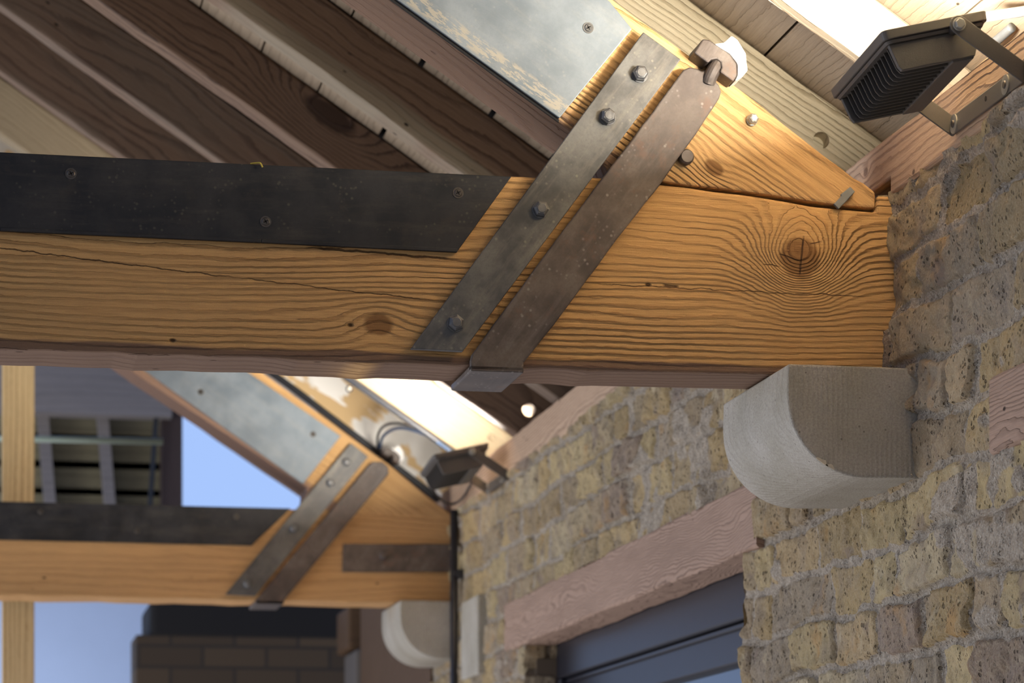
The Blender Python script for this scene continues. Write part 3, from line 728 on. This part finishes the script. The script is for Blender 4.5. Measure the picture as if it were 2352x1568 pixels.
def clampblock(origin, L, H, root, y0, y1):
    o_ = Vector(origin)
    pf = [(0, 0), (L * .36, 0), (L * .38, H * .22), (L * .46, H * .42), (L * .56, H * .42), (L * .64, H * .22), (L * .66, 0), (L, 0), (L, H * .35), (L * .86, H * .8), (L * .62, H), (L * .12, H * .96), (0, H * .8)]
    m = MB(); m.prism([o_ + e1 * a + e3 * b_ + Vector((0, y0 - o_.y, 0)) for a, b_ in pf], (0, y1 - y0, 0)); m.build('iron_block', M_IRON, root, bevel=.002)
    rnd = random.Random(4); m = MB()
    pf = [(L * .25, H * .92), (L * .40, H * 1.25), (L * .45, H * 1.75), (L * .6, H * 1.75), (L * .9, H * 1.45), (L * 1.0, H * 1.15), (L * 1.12, H * .85), (L * 1.10, H * .4), (L * 1.02, H * .05), (L, H * .34), (L * .87, H * .82), (L * .62, H * .98)]
    m.prism([o_ + e1 * a + e3 * b_ + Vector((0, y0 - .003 - o_.y, 0)) for a, b_ in pf], (0, (y1 - y0) * .9, 0)); m.build('mortar_cap', M_MORTAR, root, bevel=.004, seg=3)
clampblock(U(1588, 127, -.02), (U(1678, 194, -.02) - U(1588, 127, -.02)).length, .029, nut, -.034, .03)
m = MB(); m.tube(spline([U(1627, 190, -.018), U(1632, 176, -.022), U(1641, 158, -.024), U(1652, 142, -.018), U(1660, 130, -.006)]), .0098, 16); m.build('rod_neck', M_IRON, ir)

pg = empty('timber_peg', U(1573, 363, 0), 'round dark bolt head beside the iron strap on the near rafter foot', 'bolt')
hexbolt(U(1574, 363, -.003), .0105, .012, pg, 'bolt_head', n=20, mat=M_IRON)
pg = empty('hex_bolt', U(1727, 276, 0), 'small pale hex bolt in the upper face of the near rafter foot', 'bolt')
hexbolt(U(1727, 276, -.003), .0078, .012, pg, 'bolt_head', mat=M_ZINC)
m = MB(); c0, c1 = U(1921, 474, -.009), U(1959, 434, -.009); dd = (c1 - c0).normalized(); nn = Vector((-dd.z, 0, dd.x)) * .0048
pp = [c0 - nn, c0 + nn, c0.lerp(c1, .45) + nn, c0.lerp(c1, .5) + nn * 1.5, c1 + nn, c1 - nn, c0.lerp(c1, .5) - nn * 1.1]
m.prism(pp, (0, .005, 0)); m.build('metal_clip', M_GREYPIPE, label='little bent metal clip bridging rafter foot and near tie beam', cat='clip', bevel=.001)
m = MB(); m.tube(spline([U(575, 376, -.003), U(590, 374, -.006), U(598, 375, -.010), U(603, 384, -.0105)]), .0012, 8)
m.build('string_end', M_YELLOW, label='short yellow string end curling over the dark steel plate edge', cat='string')

# ---------------------------------------------------------------- far truss
YF = 3.64
far = lambda u, v: U(u, v, YF)
poly = [Vector((-5, YF, 2.5605)), Vector((.03, YF, 2.5605)), Vector((.03, YF, 2.318)), Vector((-5, YF, 2.318))]
m = MB(); m.prism(dens(poly, .05, .002, 15, keep=(1, 3)), (0, .15, 0))
m.build('tie_beam', M_TIE2, label='blurred orange pine tie beam of the far truss, level with the black pipe', cat='beam', group='tie beams', bevel=.004)
pT0, pT1 = far(605, 857), far(867, 1048); dT = (pT1 - pT0).normalized()
pB0, pB1 = far(309, 858), far(700, 1117)
poly = [pT0 - dT * 2.5, pT0, pT1, far(893, 1066), far(973, 1133), far(1036, 1181), far(1036, 1190), far(700, 1175), far(705, 1120), pB0, pB0 - dT * 2.2]
m = MB(); m.prism([p + Vector((0, -.003, 0)) for p in poly], (0, .15, 0))
m.build('principal_rafter', M_PRIN2, label='blurred principal rafter of the far truss rising to the left', cat='rafter', group='principal rafters', bevel=.004)
fp = empty('flitch_plate', far(315, 1245), 'blurred dark steel plate screwed along the far tie beam', 'steel plate', 'dark steel plates')
m = MB(); m.prism([U(u, v, YF - .008) for u, v in [(-900, 1131), (0, 1151), (668, 1167), (578, 1252), (0, 1239), (-900, 1217)]], (0, .008, 0)); m.build('plate', M_BLACKP, fp, bevel=.0012)
for u, v in ((93, 1175), (315, 1219), (543, 1186)): screw(U(u, v, YF - .008), fp, r=.0075)
gp = empty('flitch_plate', far(696, 1110), 'blurred grey steel plate on the principal rafter of the far truss', 'steel plate', 'grey steel plates')
a0, a1, a2, a3 = [U(u, v, YF - .008) for u, v in [(309, 848), (696, 1111), (783, 1001), (571, 855)]]
m = MB(); m.prism([a0 - dT * 2, a1, a2, a3, a3 - dT * 1.9], (0, .008, 0)); m.build('plate', M_GALV, gp, bevel=.0012)
for u, v in ((719, 997), (461, 900)): screw(U(u, v, YF - .008), gp, r=.0075)
st = empty('bolted_strap', far(589, 1368), 'blurred bolted steel strap across the far truss joint', 'strap', 'bolted straps')
m = MB(); m.prism([U(u, v, YF - .02) for u, v in [(806, 1017), (846, 1048), (587, 1368), (518, 1364)]], (0, .01, 0)); m.build('strap', M_STRAP, st, bevel=.0012)
for i, (u, v) in enumerate(((796, 1062), (759, 1109), (674, 1213), (568, 1340))): hexbolt(U(u, v, YF - .02), .0112, .012, st, rot=i)
ir = empty('stirrup_strap', far(640, 1390), 'blurred iron strap wrapping under the far tie beam', 'strap', 'stirrup straps')
m = MB(); m.prism([U(u, v, YF - .022) for u, v in [(849, 1066), (856, 1060), (878, 1060), (892, 1072), (893, 1088), (655, 1375), (652, 1380), (588, 1377)]], (0, .01, 0)); m.build('strap', M_IRON, ir, bevel=.002)
a0, a1 = U(588, 1377, YF - .022), U(652, 1380, YF - .022)
m = MB(); m.box((a0.x, YF - .022, 2.308), (a1.x, YF + .16, 2.317)); m.box((a0.x, YF - .022, 2.308), (a1.x, YF - .012, a0.z + .003)); m.build('under_strap', M_IRON, ir, bevel=.002)
nut = empty('clamp_block', far(890, 1055), 'far clamp block lumpy with white mortar beside the dark conduit', 'clamp', 'clamp blocks')
clampblock(U(878, 1040, YF - .02), .05, .022, nut, YF - .03, YF + .03)
ep = empty('end_plate', far(900, 1312), 'short horizontal iron plate with one bolt near the far beam end', 'steel plate')
m = MB(); m.prism(dens([U(u, v, YF - .01) for u, v in [(789, 1248), (1036, 1249), (1034, 1313), (787, 1312)]], .03, .001, 3), (0, .01, 0)); m.build('plate', M_IRON, ep, bevel=.0015)
hexbolt(U(880, 1275, YF - .01), .0125, .012, ep, mat=M_IRON)

# ---------------------------------------------------------------- floodlights
def flood(dy, label, pwr, dz=0.0):
    o_ = Vector((0, dy, dz))
    P2, P3, P1 = U(2025, 70, -.51), U(1877, 216, -.287), U(2268, 22, -.51)
    ea = (P1 - P2); La = ea.length; ea.normalize()
    eb = (P3 - P2); eb = eb - ea * eb.dot(ea); Lb = eb.length; eb.normalize(); en = ea.cross(eb).normalized()
    if en.z < 0: en = -en
    root = empty('floodlight', P2 + ea * La / 2 + o_, label, 'floodlight', 'black floodlights')
    Q = lambda p, q, r: P2 + o_ + ea * p + eb * q + en * r
    def rr(p0, p1, q0, q1, r, rad, k=5):
        pts = []
        for cx_, cy_, a0 in ((p1 - rad, q1 - rad, 0), (p0 + rad, q1 - rad, 90), (p0 + rad, q0 + rad, 180), (p1 - rad, q0 + rad, 270)):
            for i in range(k + 1):
                a = math.radians(a0 + 90 * i / k); pts.append(Q(cx_ + rad * math.cos(a), cy_ + rad * math.sin(a), r))
        return pts
    m = MB()
    def loft(A, B):
        n = len(A); m.add(A + B, [tuple(range(n)), tuple(range(2 * n - 1, n - 1, -1))] + [(i, i + n, (i + 1) % n + n, (i + 1) % n) for i in range(n)])
    loft(rr(0, La, 0, Lb, 0, .008), rr(0.001, La - .001, 0.001, Lb - .001, -.0115, .008))
    m.build('front_rim', M_LAMP, root, bevel=.001)
    m = MB(); loft(rr(.004, La - .004, .004, Lb - .004, -.0125, .008), rr(.006, La - .006, .006, Lb - .006, -.016, .008)); m.build('gasket', M_LAMP, root)
    m = MB(); loft(rr(.010, La - .010, .010, Lb - .010, .0008, .006), rr(.010, La - .010, .010, Lb - .010, -.002, .006)); m.build('lens', M_GLOW, root)
    # heat sink: solid ends, finned middle, flat driver cover
    zt, zd = -.016, -.050
    def sect(q, i0, i1, dep):      # tapering section in the p-r plane
        return [Q(.008 + i0, q, zt), Q(La - .008, q, zt), Q(La - .026, q, dep), Q(.017 + i1, q, dep), Q(.0135 + i1, q, dep + .006)]
    def seg(q0, q1, i=0, dep=zd):
        m.prism(sect(q0, i, i, dep), eb * (q1 - q0))
    m = MB(); seg(.010, .017); m.build('housing_end', M_LAMP, root, bevel=.0012)
    m = MB(); seg(Lb - .016, Lb - .010); m.build('housing_end', M_LAMP, root, bevel=.0012)
    m = MB(); seg(.017, Lb - .016, .010, zd + .012); m.build('heat_sink_core', M_LAMPD, root)
    m = MB(); nf = 13; q0, q1 = .017, Lb - .016
    for i in range(nf):
        q = q0 + (q1 - q0) * (i + .8) / (nf + .6)
        s_ = [Q(.012, q, zt), Q(La * .62, q, zt), Q(La * .62, q, zd), Q(.026, q, zd), Q(.021, q, zd + .002), Q(.0175, q, zd + .008)]
        m.prism(s_, eb * .0016)
    m.build('cooling_fins', M_LAMP, root)
    m = MB(); m.prism([Q(La * .60, .012, zd + .012), Q(La - .024, .012, zd + .012), Q(La - .027, .012, zd - .002), Q(La * .60, .012, zd - .002)], eb * (Lb - .024)); m.build('driver_cover', M_LAMP, root, bevel=.0015)
    # bracket
    yb0, yb1 = -.526 + dy, -.272 + dy
    bz0, bz1 = 2.565 + dz, 2.590 + dz
    pv = U(2203, 56, -.526); pv.z += dz
    def arm(y):
        m2 = []
        piv = Vector((pv.x, y, pv.z)); bx = -.004
        dirv = (Vector((bx, y, (bz0 + bz1) / 2)) - piv).normalized(); nv = Vector((-dirv.z, 0, dirv.x)) * .0115
        pts = [Vector((bx, y, bz1)), ]
        k = 8; arc = []
        for i in range(k + 1):
            a = math.pi * i / k; arc.append(piv + nv * math.cos(a) - dirv * .0115 * math.sin(a))
        e_top, e_bot = (arc[0], arc[-1]) if arc[0].z > arc[-1].z else (arc[-1], arc[0])
        if arc[0].z < arc[-1].z: arc = arc[::-1]
        return arc + [Vector((bx, y, bz0)), Vector((bx + .0035, y, bz0)), Vector((bx + .0035, y, bz1))]
    m = MB(); m.prism(arm(yb0), (0, .003, 0)); m.prism(arm(yb1), (0, .003, 0)); m.box((-.0045, yb0, bz0), (-.001, yb1 + .003, bz1))
    br = m.build('bracket', M_LAMP, root, bevel=.0012)
    m = MB(); m.cyl((-.0046, (yb0 + yb1) / 2, (bz0 + bz1) / 2 + .002), (-1, 0, 0), .0035, .0003, 16); m.build('slot', M_ROOF, br)
    for t in (.22, .955):
        y = yb0 + (yb1 - yb0) * t
        m = MB(); m.cyl((-.0046, y, (bz0 + bz1) / 2), (-1, 0, 0), .0125, .0018, 32); ws = m.build('washer', M_ZINC, root, label='round zinc washer')
        m = MB(); m.cyl((-.0062, y, (bz0 + bz1) / 2), (-1, 0, 0), .0052, .002, 20, r2=.0042); m.build('screw', M_SCREW, ws)
    m = MB(); m.cyl((pv.x, yb0, pv.z), (0, -1, 0), .0082, .0015, 24); m.cyl((pv.x, yb0 - .0015, pv.z), (0, -1, 0), .0068, .005, 6, r2=.006); m.build('pivot_bolt', M_ZINC, root, label='shiny silver pivot bolt', bevel=.0004)
    m = MB(); m.cyl((pv.x, yb0 + .003, pv.z), (0, 1, 0), .006, .030, 16); m.build('pivot_pin', M_LAMP, root)
    m = MB(); m.cyl((pv.x, yb1 - .028, pv.z), (0, 1, 0), .006, .030, 16); m.build('pivot_pin', M_LAMP, root)
    l = bpy.data.lights.new('flood_lamp', 'AREA'); l.shape = 'RECTANGLE'; l.size = La * .8; l.size_y = Lb * .8; l.energy = pwr; l.color = (1, .94, .84)
    lo = bpy.data.objects.new('flood_lamp', l); COL.objects.link(lo)
    R = Matrix((ea, eb, ea.cross(eb))).transposed()
    zax = -en; xax = ea; yax = zax.cross(xax)
    # area lamps shine along their local -Z
    zl = -en * -1; zl = -en
    Mx = Matrix((xax, (-zl).cross(xax) * 1.0, en * -1.0)).transposed()
    lo.rotation_euler = en.to_track_quat('-Z', 'Y').to_euler()
    lo.location = Q(La / 2, Lb / 2, .004)
    return root
flood(0, 'near black floodlight on a U bracket screwed to the wall plate, sharp fins showing', 21)
flood(3.36, 'far blurred black floodlight beside the far truss above the vertical pipe', 25, -.027)

# ---------------------------------------------------------------- pipes, cables
m = MB(); c = U(1041, 1150, 3.30)
m.tube([(-.016, 3.499, 2.55), (-.016, 3.499, 1.4)], .0105, 16)
vp = m.build('conduit_pipe', M_BLACK, label='vertical black pipe running down the wall corner at the far truss', cat='pipe', smooth=True)
m = MB(); m.box((-.012, 3.470, 2.372), (.004, 3.525, 2.392)); m.cyl((-.012, 3.474, 2.382), (-1, 0, 0), .006, .006, 12); m.build('pipe_clip', M_BLACK, vp)
def along(pts, r, y, name, mat, label, cat, k=8):
    m = MB(); m.tube(spline([U(u, v, yy) for u, v, yy in pts], k), r, 12); return m.build(name, mat, label=label, cat=cat, smooth=True)
along([(380, 694, 3.785), (632, 862, 3.785), (750, 950, 3.785), (860, 1034, 3.785), (1010, 1148, 3.785)], .0095, 0, 'conduit_pipe', M_BLACK, 'black conduit running up the slope beside the far principal rafter', 'pipe')
c2 = along([(560, 696, 3.287), (800, 868, 3.287), (920, 952, 3.287), (1050, 1044, 3.287)], .0085, 0, 'conduit_pipe', M_BLACK, 'black conduit along the lower edge of the white floodlit far rafter', 'pipe')
for u, v in ((802, 893),):
    p = U(u, v, 3.285); m = MB(); m.cyl(p, (0, -1, 0), .009, .004, 16); q = m.build('clip_tab', M_BLACK, c2); m = MB(); m.cyl(p - Vector((0, .004, 0)), (0, -1, 0), .005, .003, 12); m.build('screw', M_ZINC, q)
along([(868, 1030, 3.75), (868, 1000, 3.70), (882, 978, 3.62), (912, 972, 3.50), (960, 984, 3.36), (1020, 1020, 3.275)], .0035, 0, 'looped_cable', M_BLACK, 'thin black cable loop arching between the two conduits', 'cable')
along([(872, 1030, 3.68), (880, 1002, 3.63), (905, 985, 3.5), (935, 984, 3.4), (985, 1002, 3.30), (1035, 1036, 3.27)], .0042, 0, 'looped_cable', M_CABLEB, 'blue-grey cable arching just below the thin black cable', 'cable')
along([(988, 1100, 3.2), (998, 1130, 3.3), (1020, 1152, 3.42), (1043, 1156, 3.47), (1065, 1140, 3.4), (1085, 1105, 3.25)], .0032, 0, 'hanging_cable', M_BLACK, 'black cable hanging in a loop below the far floodlight', 'cable')
m = MB(); m.tube([U(2240, 42, -.30), U(2500, 5, -.40)], .0068, 16); m.build('metal_pipe', M_GREYPIPE, label='pale painted pipe leaving the near floodlight at the right edge', cat='pipe', smooth=True)
m = MB(); m.tube(spline([U(2262, 112, -.20), U(2290, 92, -.22), U(2325, 62, -.25)]), .0065, 14); m.build('cable_gland', M_GREYPIPE, label='short grey cable stub behind the near floodlight arm', cat='cable', smooth=True)
pq = U(2190, 38, -.085)
m = MB(); m.cyl(pq, (-.25, -1, -.35), .030, .012, 40); m.cyl(pq - Vector((.25, 1, .35)).normalized() * -.02, (-.25, -1, -.35), .020, .02, 30)
m.build('round_cap', M_GREYPIPE, label='round pale metal cap in the roof behind the near floodlight', cat='cap', bevel=.002)

# ---------------------------------------------------------------- beyond the far truss
YS = 3.86
for z0, z1, lab in ((2.20, 3.6, None),):
    pass
a, b_ = U(5, 1200, YS), U(79, 1200, YS)
m = MB(); m.box((a.x, YS, 1.2), (b_.x, YS + .09, 3.4)); m.build('timber_post', M_STUD, label='pale layered timber post rising behind the far tie beam at left', cat='post', bevel=.002)

YB = 6.5
def bb(u0, v0, u1, v1, y, t=.05):
    p, q = U(u0, v1, y), U(u1, v0, y); m = MB(); m.box((p.x, y, p.z), (q.x, y + t, q.z)); return m
bb(-300, 838, 395, 935, YB - .1, .1).build('cross_beam', M_GREYWOOD, label='blurred grey cross beam high in the far room', cat='beam')
m = MB(); 
for i in range(4):
    v1 = 940 + i * 62; p, q = U(-300, v1 + 60, YB + .1), U(372, v1, YB + .1); m.box((p.x, YB + .1, p.z), (q.x, YB + .13, q.z))
m.build('wall_far_boards', wood('far_boards', (1, 0, 0), (0, 0, 1), S(140, 132, 104), S(86, 78, 62), freq=22, contrast=.6, spots=False), label='brownish horizontal boards of the far room seen over the far tie beam', cat='wall', kind='structure').name = 'wall_back'
for k, (u0, u1, du, lab) in enumerate(((84, 110, 22, 'blurred grey batten close beside the pale timber post'), (222, 247, 22, 'blurred grey batten in the middle of the far boards'))):
    m = MB(); A_ = [U(u0, 930, YB), U(u1, 930, YB), U(u1 + du, 1200, YB), U(u0 + du, 1200, YB)]; m.prism(A_, (0, .09, 0)); m.build('batten', M_GREYWOOD, label=lab, cat='batten', group='far battens')
bb(372, 925, 419, 1200, YB - .02, .12).build('dark_post', M_DKWOOD, label='dark upright post against the bright blue sky beyond the far truss', cat='post')
m = MB(); m.tube([U(360, 935, YB - .05), U(342, 1200, YB - .05)], .009, 10); m.build('drop_cable', M_BLACK, label='thin black line hanging beside the dark far post', cat='cable')
m = MB(); m.tube([U(-60, 1005, 5.2), U(374, 1014, 5.2)], .010, 12); m.build('thin_rail', plain('pale_green_metal', S(150, 165, 150), .4, .2), label='thin pale green rail crossing level behind the timber post', cat='rail', smooth=True)

# low background under the far tie beam
p, q = U(-60, 1568, 7.6), U(760, 1300, 7.6)
m = MB(); m.prism([Vector((p.x, 7.6, 1.2)), Vector((q.x, 7.6, 1.2)), Vector((q.x, 7.6, q.z)), Vector((p.x, 7.6, q.z))], (0, .1, 0))
m.build('wall_left_far', M_PLASTER, label='pale bluish painted wall low in the far room beyond the truss', cat='wall', kind='structure').name = 'wall_far'
area('far_wall_fill', (-1.6, 7.25, 2.02), (-1.3, 7.6, 2.36), 2.4, .25, 8, (.72, .84, 1.0))  # added lamp, grades the far wall brighter towards its base
area('hall_fill', (-4.2, 4.6, 1.7), (-2.0, 6.5, 2.9), 2.0, 1.2, 30, (.86, .92, 1.0))  # added lamp, lifts the far boards and cross beam
m = bb(345, 1384, 830, 1466, 6.2, .5); m.build('dark_beam', M_ROOF, label='black beam above the dim brick pier in the far room', cat='beam', bevel=.02)  # evenly black block with rounded edges
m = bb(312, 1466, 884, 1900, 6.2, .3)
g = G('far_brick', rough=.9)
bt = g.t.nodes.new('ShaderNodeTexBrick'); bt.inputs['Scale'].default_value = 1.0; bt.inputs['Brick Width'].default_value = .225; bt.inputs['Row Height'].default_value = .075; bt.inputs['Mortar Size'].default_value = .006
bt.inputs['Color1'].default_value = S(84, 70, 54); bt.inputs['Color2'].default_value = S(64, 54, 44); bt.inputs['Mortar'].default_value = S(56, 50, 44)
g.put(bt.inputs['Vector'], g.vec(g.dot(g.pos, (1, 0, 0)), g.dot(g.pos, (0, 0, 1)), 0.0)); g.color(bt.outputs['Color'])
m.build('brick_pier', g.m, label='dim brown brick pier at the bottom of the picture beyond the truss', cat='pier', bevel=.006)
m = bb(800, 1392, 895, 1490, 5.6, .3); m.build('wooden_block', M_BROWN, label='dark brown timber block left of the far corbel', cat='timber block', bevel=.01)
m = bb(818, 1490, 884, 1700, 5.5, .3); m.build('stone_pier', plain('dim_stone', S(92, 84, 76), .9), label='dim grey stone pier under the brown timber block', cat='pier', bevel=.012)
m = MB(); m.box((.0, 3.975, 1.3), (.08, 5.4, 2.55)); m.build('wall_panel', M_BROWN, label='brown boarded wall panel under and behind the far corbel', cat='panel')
